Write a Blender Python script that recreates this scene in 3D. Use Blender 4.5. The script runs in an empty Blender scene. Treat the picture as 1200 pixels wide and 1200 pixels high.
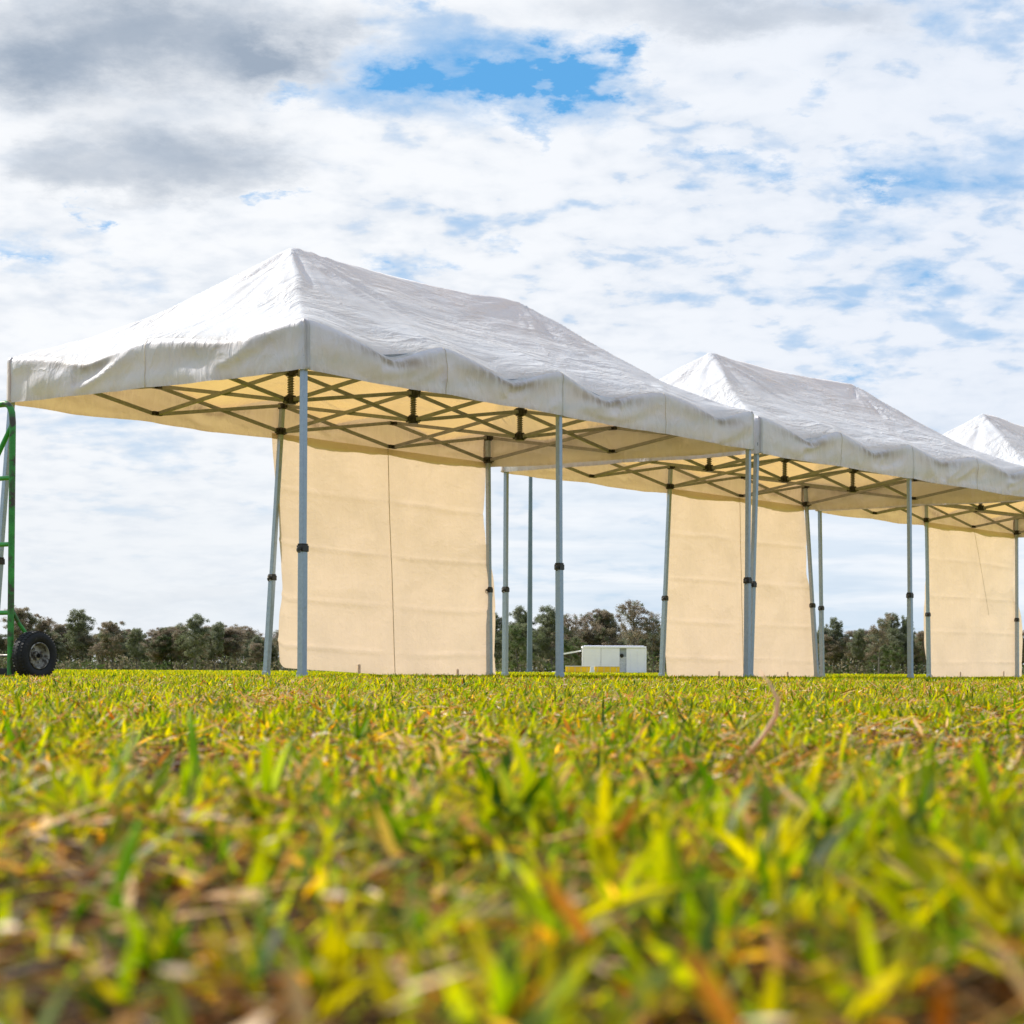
import bpy, bmesh, math, random
import numpy as np
from mathutils import Vector, Matrix

PI = math.pi
SC = bpy.context.scene
COL = SC.collection
F = 2408.0            # focal length of the photograph in its own pixels (1200 wide)
CAMH = 0.062

# ------------------------------------------------------------------ camera
cam = bpy.data.cameras.new('camera')
cam.sensor_width = 36.0
cam.lens = F / 1200 * 36
cam.shift_y = 187.0 / 1200
cam.clip_start = 0.02
cam.clip_end = 5000
cam.dof.use_dof = True
cam.dof.focus_distance = 9.0
cam.dof.aperture_fstop = 23.0
camo = bpy.data.objects.new('camera', cam)
COL.objects.link(camo)
camo.location = (0, 0, CAMH)
camo.matrix_world = Matrix.Translation((0, 0, CAMH)) @ Matrix.Rotation(PI / 2, 4, 'X') @ Matrix.Rotation(0.0056, 4, 'Z')
SC.camera = camo

# ------------------------------------------------------------------ exposure
SC.view_settings.view_transform = 'Standard'
SC.view_settings.look = 'None'
SC.view_settings.exposure = 0.35
SC.view_settings.gamma = 1.0
SC.cycles.use_denoising = True
SC.cycles.max_bounces = 8
SC.cycles.transparent_max_bounces = 8

# ------------------------------------------------------------------ sun
SUN_EL = math.radians(39)
SUN_H = Vector((-0.80, 0.60))         # horizontal direction towards the sun
SUN_H.normalize()
sun = bpy.data.lights.new('sun', 'SUN')
sun.energy = 5.0
sun.angle = math.radians(0.6)
sun.color = (1.0, 0.945, 0.86)
suno = bpy.data.objects.new('sun', sun)
COL.objects.link(suno)
sd = Vector((SUN_H.x * math.cos(SUN_EL), SUN_H.y * math.cos(SUN_EL), math.sin(SUN_EL)))
suno.rotation_euler = sd.to_track_quat('Z', 'Y').to_euler()
suno.location = sd * 60


# ------------------------------------------------------------------ node helper
class N:
    """tiny expression builder for shader nodes"""
    def __init__(s, nt): s.nt = nt
    def node(s, t, **k):
        n = s.nt.nodes.new(t)
        for a, b in k.items(): setattr(n, a, b)
        return n
    def put(s, sock, v):
        if isinstance(v, bpy.types.NodeSocket): s.nt.links.new(v, sock)
        elif v is not None:
            if hasattr(sock.default_value, '__len__') and not hasattr(v, '__len__'): v = (v,) * len(sock.default_value)
            if hasattr(v, '__len__') and len(sock.default_value) == 4 and len(v) == 3: v = tuple(v) + (1,)
            sock.default_value = v
    def m(s, op, a, b=None, c=None, clamp=False):
        n = s.node('ShaderNodeMath', operation=op, use_clamp=clamp)
        for i, v in enumerate((a, b, c)):
            if v is not None: s.put(n.inputs[i], v)
        return n.outputs[0]
    def mix(s, f, a, b, mode='MIX'):
        n = s.node('ShaderNodeMix', data_type='RGBA', blend_type=mode)
        s.put(n.inputs[0], f); s.put(n.inputs[6], a); s.put(n.inputs[7], b)
        return n.outputs[2]
    def noise(s, vec, scale, detail=3, rough=.5, dist=0.0, color=False):
        n = s.node('ShaderNodeTexNoise')
        s.put(n.inputs['Vector'], vec); n.inputs['Scale'].default_value = scale
        n.inputs['Detail'].default_value = detail; n.inputs['Roughness'].default_value = rough
        n.inputs['Distortion'].default_value = dist
        return n.outputs['Color'] if color else n.outputs[0]
    def ramp(s, v, lo, hi, a=0.0, b=1.0, smooth=True):
        n = s.node('ShaderNodeMapRange', interpolation_type='SMOOTHSTEP' if smooth else 'LINEAR')
        s.put(n.inputs[0], v)
        for i, q in enumerate((lo, hi, a, b)): n.inputs[i + 1].default_value = q
        return n.outputs[0]
    def xyz(s, x, y, z):
        n = s.node('ShaderNodeCombineXYZ')
        for i, v in enumerate((x, y, z)): s.put(n.inputs[i], v)
        return n.outputs[0]
    def sep(s, v):
        n = s.node('ShaderNodeSeparateXYZ'); s.put(n.inputs[0], v); return n.outputs
    def mapv(s, vec, scale):
        n = s.node('ShaderNodeMapping'); s.put(n.inputs[0], vec); n.inputs['Scale'].default_value = scale
        return n.outputs[0]


# ------------------------------------------------------------------ world: sky with broken cloud
world = bpy.data.worlds.new('World')
SC.world = world
world.use_nodes = True
nt = world.node_tree
nt.nodes.clear()
n = N(nt)
SKY = 0.10
tc = n.node('ShaderNodeTexCoord').outputs['Generated']
sky = n.node('ShaderNodeTexSky', sky_type='NISHITA', sun_disc=False)
sky.sun_elevation = SUN_EL
sky.sun_rotation = math.atan2(SUN_H.x, SUN_H.y)
sky.air_density = 1.0; sky.dust_density = 0.4; sky.ozone_density = 2.0
X, Y, Z = n.sep(tc)
zp = n.m('MAXIMUM', Z, 0.0)
den = n.m('ADD', zp, 0.22)
px = n.m('DIVIDE', X, den); py = n.m('DIVIDE', Y, den)
pv = n.xyz(px, py, 0.0)
big = n.noise(pv, 1.5, 4, .55)
mid = n.noise(pv, 4.4, 7, .56, .1)
fine = n.noise(pv, 21.0, 6, .58, .1)
cell = n.noise(pv, 10.5, 6, .58, .15)
# bearings of the clouds: tangent of azimuth and of elevation, ahead of the camera only
yy = n.m('MAXIMUM', Y, 0.05)
az = n.m('DIVIDE', X, yy); el = n.m('DIVIDE', zp, yy)
wn = n.sep(n.noise(pv, 7.0, 8, .66, 0.0, True))
waz = n.m('ADD', az, n.m('MULTIPLY', n.m('SUBTRACT', wn[0], .5), .13))
wel = n.m('ADD', el, n.m('MULTIPLY', n.m('SUBTRACT', wn[1], .5), .065))
ahead = n.ramp(Y, 0.5, 0.8)
def blobs(lst):
    tot = None
    for (u, v, w, h, a) in lst:
        cu = (u - 600) / F; cv = (787 - v) / F
        dx = n.m('DIVIDE', n.m('SUBTRACT', waz, cu), w / F)
        dy = n.m('DIVIDE', n.m('SUBTRACT', wel, cv), h / F)
        r2 = n.m('ADD', n.m('MULTIPLY', dx, dx), n.m('MULTIPLY', dy, dy))
        g = n.m('MULTIPLY', n.m('POWER', 2.718, n.m('MULTIPLY', r2, -1.0)), a)
        tot = g if tot is None else n.m('ADD', tot, g)
    return n.m('MULTIPLY', tot, ahead)
holes = blobs([(560, 84, 135, 36, 1.0), (655, 105, 85, 42, 1.0), (745, 68, 26, 36, .9), (400, 118, 90, 20, .85),
               (825, 188, 62, 14, .75), (905, 205, 48, 13, .6), (1090, 30, 45, 34, .5), (1065, 205, 70, 18, .50), (1040, 215, 30, 9, .3),
               (1150, 170, 60, 30, .45), (470, 302, 40, 15, .7), (318, 231, 28, 9, .7), (96, 249, 15, 13, .75),
               (1075, 332, 42, 13, .6), (1000, 440, 34, 22, .7), (945, 110, 36, 18, .5), (612, 165, 22, 40, .45),
               (2, 292, 22, 14, .6), (575, 285, 24, 10, .4), (705, 245, 60, 12, .3), (985, 270, 45, 18, .4), (480, 5, 40, 10, .6)])
dark = blobs([(150, 45, 190, 66, 1.0), (330, 80, 80, 34, .7), (215, 195, 120, 40, .7), (60, 190, 90, 30, .35), (840, 10, 200, 36, .55),
              (60, 100, 80, 40, .4), (200, 712, 260, 30, .32)])
puff = n.m('ADD', n.m('MULTIPLY', mid, .55), n.m('ADD', n.m('MULTIPLY', big, .35), n.m('MULTIPLY', fine, .22)))
# general cover is broken a little everywhere, and opened at the gaps
softgap = n.m('MULTIPLY', n.ramp(n.m('ADD', n.m('MULTIPLY', cell, .6), n.m('ADD', n.m('MULTIPLY', big, .25), n.m('MULTIPLY', fine, .15))), .50, .385), n.m('MULTIPLY', n.ramp(el, .08, .2, .25, 1.0), n.ramp(az, -.16, .0, .0, 1.0)))
gapv = n.m('ADD', n.m('ADD', n.m('MULTIPLY', dark, -.9), n.m('MULTIPLY', holes, n.ramp(n.m('ADD', n.m('MULTIPLY', fine, .5), n.m('MULTIPLY', cell, .5)), .40, .60, .35, 1.35))), n.m('ADD', n.m('MULTIPLY', softgap, .40), n.m('MULTIPLY', n.m('SUBTRACT', .55, puff), 3.0)))
gap = n.ramp(gapv, .10, 1.10, 0, 1, False)
low = n.ramp(el, .02, .13, .45, 1.0)
gap = n.m('MULTIPLY', gap, low)
backgap = n.ramp(puff, .50, .60, 1.0, 0.0)
gap = n.m('ADD', n.m('MULTIPLY', gap, ahead), n.m('MULTIPLY', n.m('MULTIPLY', backgap, .8), n.m('SUBTRACT', 1.0, ahead)))
K = .85 / SKY
def rgb(r, g, b): return (r * K, g * K, b * K, 1)
cw = n.mix(n.ramp(n.m('ADD', n.m('MULTIPLY', mid, .35), n.m('ADD', n.m('MULTIPLY', cell, .40), n.m('MULTIPLY', fine, .25))), .36, .58), rgb(.71, .76, .83), rgb(.88, .90, .93))
cw = n.mix(n.m('MULTIPLY', n.ramp(az, -.1, .26), .45), cw, rgb(.66, .74, .88))
shade = n.m('MULTIPLY', n.m('ADD', dark, n.m('MULTIPLY', n.m('SUBTRACT', .5, mid), .7)), n.ramp(dark, 0.0, .35), clamp=True)
cw = n.mix(n.m('MULTIPLY', shade, .95), cw, rgb(.30, .37, .47))
# pale bluish veil of the air near the horizon, with level streaks
streak = n.noise(n.xyz(n.m('MULTIPLY', az, 6.0), n.m('MULTIPLY', el, 62.0), 0.0), 1.0, 5, .55, .4)
veil = n.ramp(el, .015, .16, 1.0, 0.0)
vc = n.mix(n.ramp(streak, .42, .62), rgb(.60, .72, .84), rgb(.86, .90, .94))
vc = n.mix(n.ramp(az, -.22, .10, 1.0, 0.0), vc, rgb(.78, .82, .86))
cw = n.mix(n.m('MULTIPLY', veil, .75), cw, vc)
blue = n.mix(1.0, sky.outputs[0], (.38, .78, 1.12, 1), 'MULTIPLY')
final = n.mix(gap, cw, n.mix(.75, blue, rgb(.12, .40, .74)))
final = n.mix(n.ramp(Z, -.02, 0.0, 1.0, 0.0), final, rgb(.10, .11, .05))
bg = n.node('ShaderNodeBackground')
n.put(bg.inputs[0], final); bg.inputs[1].default_value = SKY
out = n.node('ShaderNodeOutputWorld')
nt.links.new(bg.outputs[0], out.inputs[0])


# ------------------------------------------------------------------ materials
def mat(name):
    m = bpy.data.materials.new(name); m.use_nodes = True
    m.node_tree.nodes.clear()
    k = N(m.node_tree)
    o = k.node('ShaderNodeOutputMaterial')
    return m, k, o

def principled(name, color, rough=.5, metal=0.0, var=.12, scale=20.0, bump=0.0, color2=None, thr=(.45, .6), spec=.5):
    m, k, o = mat(name)
    tcn = k.node('ShaderNodeTexCoord').outputs['Object']
    nz = k.noise(tcn, scale, 5, .6)
    c = k.mix(k.ramp(nz, .3, .7), tuple(q * (1 - var) for q in color), tuple(min(1, q * (1 + var)) for q in color))
    if color2:
        nz2 = k.noise(tcn, scale * .6, 6, .65, .5)
        c = k.mix(k.ramp(nz2, thr[0], thr[1]), c, color2)
    b = k.node('ShaderNodeBsdfPrincipled')
    k.put(b.inputs['Base Color'], c); b.inputs['Metallic'].default_value = metal
    k.put(b.inputs['Roughness'], k.ramp(nz, .3, .7, rough * .85, min(1, rough * 1.15)))
    b.inputs['Specular IOR Level'].default_value = spec
    if bump:
        bn = k.node('ShaderNodeBump'); bn.inputs['Strength'].default_value = bump; bn.inputs['Distance'].default_value = .01
        k.put(bn.inputs['Height'], nz); k.put(b.inputs['Normal'], bn.outputs[0])
    k.nt.links.new(b.outputs[0], o.inputs[0])
    return m

def fabric(name, base, trans, tfac, dirt_crease_col, kind):
    """coated tent cloth: reflects white, lets warm light through"""
    m, k, o = mat(name)
    tcn = k.node('ShaderNodeTexCoord').outputs['Object']
    weave = k.noise(tcn, 260.0, 2, .5)
    blot = k.noise(tcn, 2.2, 6, .62, .4)
    c = k.mix(k.ramp(blot, .40, .80, 0, .16), base, dirt_crease_col)
    att = k.node('ShaderNodeAttribute', attribute_name='dirt_crease').outputs['Fac']
    sx, sy, sz = k.sep(tcn)
    streaky = k.noise(k.xyz(k.m('MULTIPLY', sx, 22.0), k.m('MULTIPLY', sy, 22.0), k.m('MULTIPLY', sz, 2.0)), 1.0, 5, .6)
    c = k.mix(k.m('MULTIPLY', att, k.ramp(streaky, .3, .62, .35, 1.0)), c, dirt_crease_col)
    if kind == 'roof':
        a = k.noise(k.mapv(tcn, (1.0, 3.6, 3.0)), 1.0, 4, .5, .4)
        b_ = k.noise(k.mapv(tcn, (2.2, 5.0, 3.0)), 2.6, 4, .55, .9)
        ridg = k.m('ABSOLUTE', k.m('SUBTRACT', a, .5))
        ridg2 = k.m('ABSOLUTE', k.m('SUBTRACT', b_, .5))
        patchy = k.ramp(k.noise(tcn, 1.1, 3, .5), .38, .62, .15, 1.0)
        hgt = k.m('MULTIPLY', patchy, k.m('ADD', k.m('MULTIPLY', ridg, -1.5), k.m('MULTIPLY', ridg2, -.30)))
        dist = .085
    elif kind == 'valance':
        a = k.noise(k.mapv(tcn, (4, 4, 2.2)), 1.2, 4, .5, .5)
        hgt = k.m('MULTIPLY', k.m('ABSOLUTE', k.m('SUBTRACT', a, .5)), -1.2)
        dist = .03
    else:
        a = k.noise(k.mapv(tcn, (2.2, 2.2, 1.1)), 1.3, 4, .5, .2)
        b_ = k.noise(k.mapv(tcn, (2, 2, 3)), 2.4, 4, .55, .3)
        hgt = k.m('ADD', k.m('MULTIPLY', a, .9), k.m('MULTIPLY', k.m('ABSOLUTE', k.m('SUBTRACT', b_, .5)), -.45))
        dist = .03
    hgt = k.m('ADD', hgt, k.m('MULTIPLY', weave, .012))
    bn = k.node('ShaderNodeBump'); bn.inputs['Strength'].default_value = 1.0; bn.inputs['Distance'].default_value = dist
    k.put(bn.inputs['Height'], hgt)
    d = k.node('ShaderNodeBsdfPrincipled')
    k.put(d.inputs['Base Color'], c); d.inputs['Roughness'].default_value = .40 if kind == 'roof' else .55
    d.inputs['Specular IOR Level'].default_value = .5
    k.put(d.inputs['Normal'], bn.outputs[0])
    t = k.node('ShaderNodeBsdfTranslucent')
    tvar = k.mix(k.ramp(blot, .3, .7), tuple(q * .88 for q in trans), trans)
    tvar = k.mix(k.m('MULTIPLY', k.m('MULTIPLY', att, .6), k.ramp(streaky, .3, .62, .35, 1.0)), tvar, tuple(q * .5 for q in trans))
    k.put(t.inputs['Color'], tvar); k.put(t.inputs['Normal'], bn.outputs[0])
    mx = k.node('ShaderNodeMixShader'); mx.inputs[0].default_value = tfac
    k.nt.links.new(d.outputs[0], mx.inputs[1]); k.nt.links.new(t.outputs[0], mx.inputs[2])
    k.nt.links.new(mx.outputs[0], o.inputs[0])
    return m

def leafmat(name, tfac, rough=.5, spec=.3, gain=1.0, tt=(1, 1, 1)):
    m, k, o = mat(name)
    att = k.node('ShaderNodeAttribute', attribute_name='tint').outputs['Color']
    c = k.mix(1.0, att, (gain, gain, gain, 1), 'MULTIPLY')
    d = k.node('ShaderNodeBsdfPrincipled'); k.put(d.inputs['Base Color'], c)
    d.inputs['Roughness'].default_value = rough; d.inputs['Specular IOR Level'].default_value = spec
    t = k.node('ShaderNodeBsdfTranslucent'); k.put(t.inputs['Color'], k.mix(1.0, c, (*tt, 1), 'MULTIPLY'))
    mx = k.node('ShaderNodeMixShader'); mx.inputs[0].default_value = tfac
    k.nt.links.new(d.outputs[0], mx.inputs[1]); k.nt.links.new(t.outputs[0], mx.inputs[2])
    k.nt.links.new(mx.outputs[0], o.inputs[0])
    return m

M = {}
M['roof'] = fabric('roof_cloth', (.79, .83, .89), (1.0, .61, .265), .28, (.46, .42, .35), 'roof')
M['valance'] = fabric('valance_cloth', (.77, .765, .84), (1.0, .66, .40), .17, (.34, .29, .25), 'valance')
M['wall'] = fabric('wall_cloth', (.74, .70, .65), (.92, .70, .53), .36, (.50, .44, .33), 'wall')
M['seam'] = principled('seam_thread', (.62, .54, .42), .8)
M['alu'] = principled('aluminium_tube', (.34, .41, .51), .42, .55, .10, 30, 0, (.25, .28, .30, 1), (.60, .75))
M['bar'] = principled('aluminium_bar_shaded', (.27, .27, .29), .5, .45, .15, 18)  # leg aluminium again, dimness under the canopy put into a darker colour
M['plastic'] = principled('black_plastic', (.022, .020, .019), .5, 0, .2, 40)
M['steel'] = principled('spring_steel', (.16, .14, .12), .45, .7)
M['white_plastic'] = principled('white_plastic', (.70, .70, .70), .5)
M['green'] = principled('worn_green_paint', (.035, .26, .035), .42, .1, .25, 16, .3, (.055, .050, .030, 1), (.46, .60))
M['green_clean'] = principled('green_paint', (.035, .33, .045), .4, .05, .15, 9)
M['rubber'] = principled('tyre_rubber', (.016, .016, .017), .75, 0, .35, 30, .4, (.06, .055, .05, 1), (.55, .7), .3)
M['rim'] = principled('dull_zinc', (.36, .34, .30), .5, .6, .2, 40, .3, (.08, .065, .05, 1), (.46, .60))
M['darkmetal'] = principled('dark_steel', (.03, .028, .026), .55, .6, .3, 20)
M['container'] = principled('white_cladding', (.90, .88, .98), .55, 0, .03, 1.5)
M['grey_cladding'] = principled('grey_cladding', (.33, .36, .40), .6, 0, .1, 3)
M['yellow'] = principled('yellow_vinyl', (1.0, .56, .005), .55, 0, .12, 2)
M['pole'] = principled('galvanised_pole', (.15, .20, .26), .5, .4, .12, 1.5)
M['bark'] = principled('gum_bark', (.13, .115, .095), .85, 0, .35, 4, .4)
M['leaf'] = leafmat('gum_leaf', .42, .6, .25, 3.3)
M['grassleaf'] = leafmat('grass_leaf', .62, .45, .16, .86, (1.95, 1.66, .20))
M['straw'] = leafmat('dry_straw', .3, .5, .15, 1.0, (1.2, .9, .5))


# ------------------------------------------------------------------ object helpers
def tag(o, label=None, cat=None, group=None, kind=None):
    if label: o['label'] = label
    if cat: o['category'] = cat
    if group: o['group'] = group
    if kind: o['kind'] = kind
    return o

def empty(name, loc, rz=0.0, label=None, cat=None, group=None):
    o = bpy.data.objects.new(name, None); COL.objects.link(o)
    o.location = loc; o.rotation_euler = (0, 0, rz); o.empty_display_size = .2
    return tag(o, label, cat, group)

def link(name, me, m=None, parent=None, loc=None):
    o = bpy.data.objects.new(name, me); COL.objects.link(o)
    if m: 
        me.materials.clear(); me.materials.append(m)
    if parent: o.parent = parent
    if loc: o.location = loc
    return o

def from_bm(name, bm, m, parent=None, smooth=False, bevel=0.0):
    bmesh.ops.recalc_face_normals(bm, faces=bm.faces)
    me = bpy.data.meshes.new(name); bm.to_mesh(me); bm.free()
    if smooth:
        me.polygons.foreach_set('use_smooth', [True] * len(me.polygons))
        try: me.set_sharp_from_angle(angle=math.radians(42))
        except Exception: pass
    o = link(name, me, m, parent)
    if bevel:
        b = o.modifiers.new('bevel', 'BEVEL'); b.width = bevel; b.segments = 2; b.limit_method = 'ANGLE'
    return o

def add_box(bm, c, s, rot=None):
    r = bmesh.ops.create_cube(bm, size=1.0)
    mt = Matrix.Translation(c) @ (rot.to_4x4() if rot else Matrix()) @ Matrix.Diagonal((s[0], s[1], s[2], 1))
    bmesh.ops.transform(bm, matrix=mt, verts=r['verts'])
    return r['verts']

def frame_to(a, b, up=Vector((0, 0, 1))):
    a = Vector(a); b = Vector(b); d = (b - a); L = d.length; d.normalize()
    if abs(d.dot(up)) > .98: up = Vector((1, 0, 0))
    x = up.cross(d).normalized(); y = d.cross(x)
    return Matrix((x, y, d)).transposed(), (a + b) / 2, L

def add_bar(bm, a, b, w, h, up=Vector((0, 0, 1))):
    """rectangular bar a->b; w across, h along up"""
    R, c, L = frame_to(a, b, up)
    return add_box(bm, c, (w, h, L), R)

def add_cyl(bm, a, b, r1, r2=None, seg=16):
    R, c, L = frame_to(a, b)
    r = bmesh.ops.create_cone(bm, cap_ends=True, segments=seg, radius1=r1, radius2=r1 if r2 is None else r2, depth=L)
    bmesh.ops.transform(bm, matrix=Matrix.Translation(c) @ R.to_4x4(), verts=r['verts'])
    return r['verts']

def add_path(bm, pts, r, seg=10):
    """round tube along a polyline"""
    pts = [Vector(p) for p in pts]; rings = []
    up = Vector((0, 0, 1))
    for i, p in enumerate(pts):
        d = (pts[min(i + 1, len(pts) - 1)] - pts[max(i - 1, 0)]).normalized()
        if i == 0:
            x = (up if abs(d.dot(up)) < .9 else Vector((1, 0, 0))).cross(d).normalized()
        else:
            x = (x - d * x.dot(d)).normalized()
        y = d.cross(x)
        rr = r[i] if hasattr(r, '__len__') else r
        rings.append([bm.verts.new(p + (x * math.cos(t) + y * math.sin(t)) * rr) for t in [2 * PI * k / seg for k in range(seg)]])
    for A, B in zip(rings, rings[1:]):
        for k in range(seg):
            bm.faces.new((A[k], A[(k + 1) % seg], B[(k + 1) % seg], B[k]))
    bm.faces.new(rings[0]); bm.faces.new(rings[-1])

def add_lathe(bm, prof, M4, seg=40, closed=True):
    """profile of (radius, height along axis), turned about local z, placed by M4"""
    rings = []
    for r, z in prof:
        rings.append([bm.verts.new(M4 @ Vector((r * math.cos(2 * PI * k / seg), r * math.sin(2 * PI * k / seg), z))) for k in range(seg)])
    nR = len(rings)
    for i in range(nR if closed else nR - 1):
        A, B = rings[i], rings[(i + 1) % nR]
        for k in range(seg):
            bm.faces.new((A[k], A[(k + 1) % seg], B[(k + 1) % seg], B[k]))

def grid_mesh(name, P, m, parent=None, wrap=False, attrs=None, thick=0.0):
    """P: (n, k, 3) array of points"""
    nu, nv = P.shape[:2]
    idx = np.arange(nu * nv).reshape(nu, nv)
    if wrap: ii = np.concatenate([idx, idx[:1]], 0)
    else: ii = idx
    q = np.stack([ii[:-1, :-1], ii[1:, :-1], ii[1:, 1:], ii[:-1, 1:]], -1).reshape(-1, 4)
    return np_mesh(name, P.reshape(-1, 3), q, m, parent, True, attrs, thick)

def np_mesh(name, V, Q, m, parent=None, smooth=False, attrs=None, thick=0.0, colors=None):
    me = bpy.data.meshes.new(name)
    nV, nQ, s = len(V), len(Q), Q.shape[1]
    me.vertices.add(nV); me.vertices.foreach_set('co', np.ascontiguousarray(V, dtype=np.float32).ravel())
    me.loops.add(nQ * s); me.polygons.add(nQ)
    me.polygons.foreach_set('loop_start', np.arange(0, nQ * s, s, dtype=np.int32))
    me.polygons.foreach_set('loop_total', np.full(nQ, s, dtype=np.int32))
    me.loops.foreach_set('vertex_index', np.ascontiguousarray(Q, dtype=np.int32).ravel())
    if smooth: me.polygons.foreach_set('use_smooth', np.ones(nQ, dtype=bool))
    me.update(calc_edges=True)
    if attrs is not None:
        for k, v in attrs.items():
            a = me.attributes.new(k, 'FLOAT', 'POINT'); a.data.foreach_set('value', np.ascontiguousarray(v, dtype=np.float32).ravel())
    if colors is not None:
        a = me.attributes.new('tint', 'FLOAT_COLOR', 'POINT')
        c = np.ones((nV, 4), dtype=np.float32); c[:, :3] = colors
        a.data.foreach_set('color', c.ravel())
    o = link(name, me, m, parent)
    if thick:
        md = o.modifiers.new('cloth thickness', 'SOLIDIFY'); md.thickness = thick; md.offset = 0
    return o

# value noise in numpy
def vnoise(x, y, seed=0):
    x = np.asarray(x, float); y = np.asarray(y, float)
    xi = np.floor(x).astype(np.int64); yi = np.floor(y).astype(np.int64)
    fx = x - xi; fy = y - yi
    fx = fx * fx * (3 - 2 * fx); fy = fy * fy * (3 - 2 * fy)
    def h(a, b):
        v = (a * 374761393 + b * 668265263 + seed * 974634777) & 0xffffffff
        v = ((v ^ (v >> 13)) * 1274126177) & 0xffffffff
        return ((v ^ (v >> 16)) & 0xffff) / 65535.0
    return (h(xi, yi) * (1 - fx) + h(xi + 1, yi) * fx) * (1 - fy) + (h(xi, yi + 1) * (1 - fx) + h(xi + 1, yi + 1) * fx) * fy
def fbm(x, y, seed=0, o=3):
    t = 0; a = 1; s = 0
    for i in range(o):
        t = t + a * vnoise(x * 2 ** i, y * 2 ** i, seed + i * 17); s += a; a *= .5
    return t / s - .5
def ridge(x, y, seed=0, o=2):
    return 1 - 4 * np.abs(fbm(x, y, seed, o))

# ------------------------------------------------------------------ ground
def ground_z(x, y):
    x = np.asarray(x, float); y = np.asarray(y, float)
    a = np.clip(y / 40, 0, 1)
    return (fbm(x * .9 + 31, y * .9 + 7, 5, 2) * .014 + fbm(x * 5, y * 5, 9, 2) * .010) * np.clip(1.2 - a, .15, 1)

def build_ground():
    # one sheet, fine near the camera, reaching the horizon
    r = np.concatenate([[0], np.geomspace(.12, 2600, 260)])
    na = 240
    th = np.arange(na) * 2 * PI / na
    R, T = np.meshgrid(r, th, indexing='ij')
    x = R * np.sin(T); y = R * np.cos(T)
    z = ground_z(x, y) - .002
    P = np.stack([x, y, z], -1).transpose(1, 0, 2)
    m, k, o = mat('turf_soil')
    g = k.node('ShaderNodeNewGeometry').outputs['Position']
    n1 = k.noise(g, 2.2, 6, .6); n2 = k.noise(g, 55.0, 5, .65); n3 = k.noise(g, .12, 4, .6)
    c = k.mix(k.ramp(n2, .35, .65), (.035, .022, .010, 1), (.12, .075, .020, 1))
    far = k.mix(k.ramp(k.m('ADD', k.m('MULTIPLY', n1, .5), k.m('MULTIPLY', n3, .5)), .38, .62), (.24, .25, .008, 1), (.38, .33, .012, 1))
    sy = k.sep(g)[1]
    c = k.mix(k.ramp(sy, 4.0, 16.0), c, far)
    b = k.node('ShaderNodeBsdfPrincipled'); k.put(b.inputs['Base Color'], c); b.inputs['Roughness'].default_value = .9
    b.inputs['Specular IOR Level'].default_value = .1
    bn = k.node('ShaderNodeBump'); bn.inputs['Distance'].default_value = .01; k.put(bn.inputs['Height'], n2); k.put(b.inputs['Normal'], bn.outputs[0])
    k.nt.links.new(b.outputs[0], o.inputs[0])
    tag(grid_mesh('ground', P, m, wrap=True), kind='structure')
build_ground()

# ------------------------------------------------------------------ grass
rng = np.random.default_rng(7)
GREEN = np.array([(.27, .33, .004), (.16, .26, .004), (.38, .37, .005), (.05, .13, .005), (.36, .36, .006), (.22, .31, .09)])
DRY = np.array([(.54, .26, .045), (.40, .14, .012), (.68, .42, .15), (.12, .05, .012), (.50, .31, .008), (.66, .42, .20)])

def blades(x, y, L, W, lean, az, col, segs=2, curl=.6, z0=None):
    """tapered curved blades as quads; returns V, Q, C"""
    nB = len(x)
    k = segs + 1
    t = np.linspace(0, 1, k)[None, :]
    ang = lean[:, None] + curl * lean[:, None] * t * t           # angle from the vertical, growing to the tip
    dz = np.cos(ang); dh = np.sin(ang)
    step = L[:, None] / segs
    cz = np.cumsum(np.concatenate([np.zeros((nB, 1)), (dz * step)[:, :-1]], 1), 1)
    ch = np.cumsum(np.concatenate([np.zeros((nB, 1)), (dh * step)[:, :-1]], 1), 1)
    gx = x[:, None] + ch * np.cos(az)[:, None]; gy = y[:, None] + ch * np.sin(az)[:, None]
    zz = (ground_z(x, y) if z0 is None else z0)[:, None] + cz
    w = (W[:, None] * .5) * np.array([.75, 1.0, .12] if segs == 2 else [.7, 1.0, .8, .08])[None, :]
    # width direction: across the blade, twisted
    tw = az[:, None] + PI / 2 + rng.uniform(-.6, .6, (nB, 1)) + t * rng.uniform(-.8, .8, (nB, 1))
    wx = np.cos(tw) * w; wy = np.sin(tw) * w; wz = w * rng.uniform(-.5, .5, (nB, 1))
    Lf = np.stack([gx - wx, gy - wy, zz - wz], -1); Rt = np.stack([gx + wx, gy + wy, zz + wz], -1)
    V = np.stack([Lf, Rt], 2).reshape(nB, k * 2, 3)
    base = np.arange(nB)[:, None, None] * (k * 2)
    q = np.array([[2 * i, 2 * i + 1, 2 * i + 3, 2 * i + 2] for i in range(segs)])[None]
    Q = (base + q).reshape(-1, 4)
    C = np.repeat(col[:, None, :], k * 2, 1).reshape(-1, 3)
    return V.reshape(-1, 3), Q, C

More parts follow.
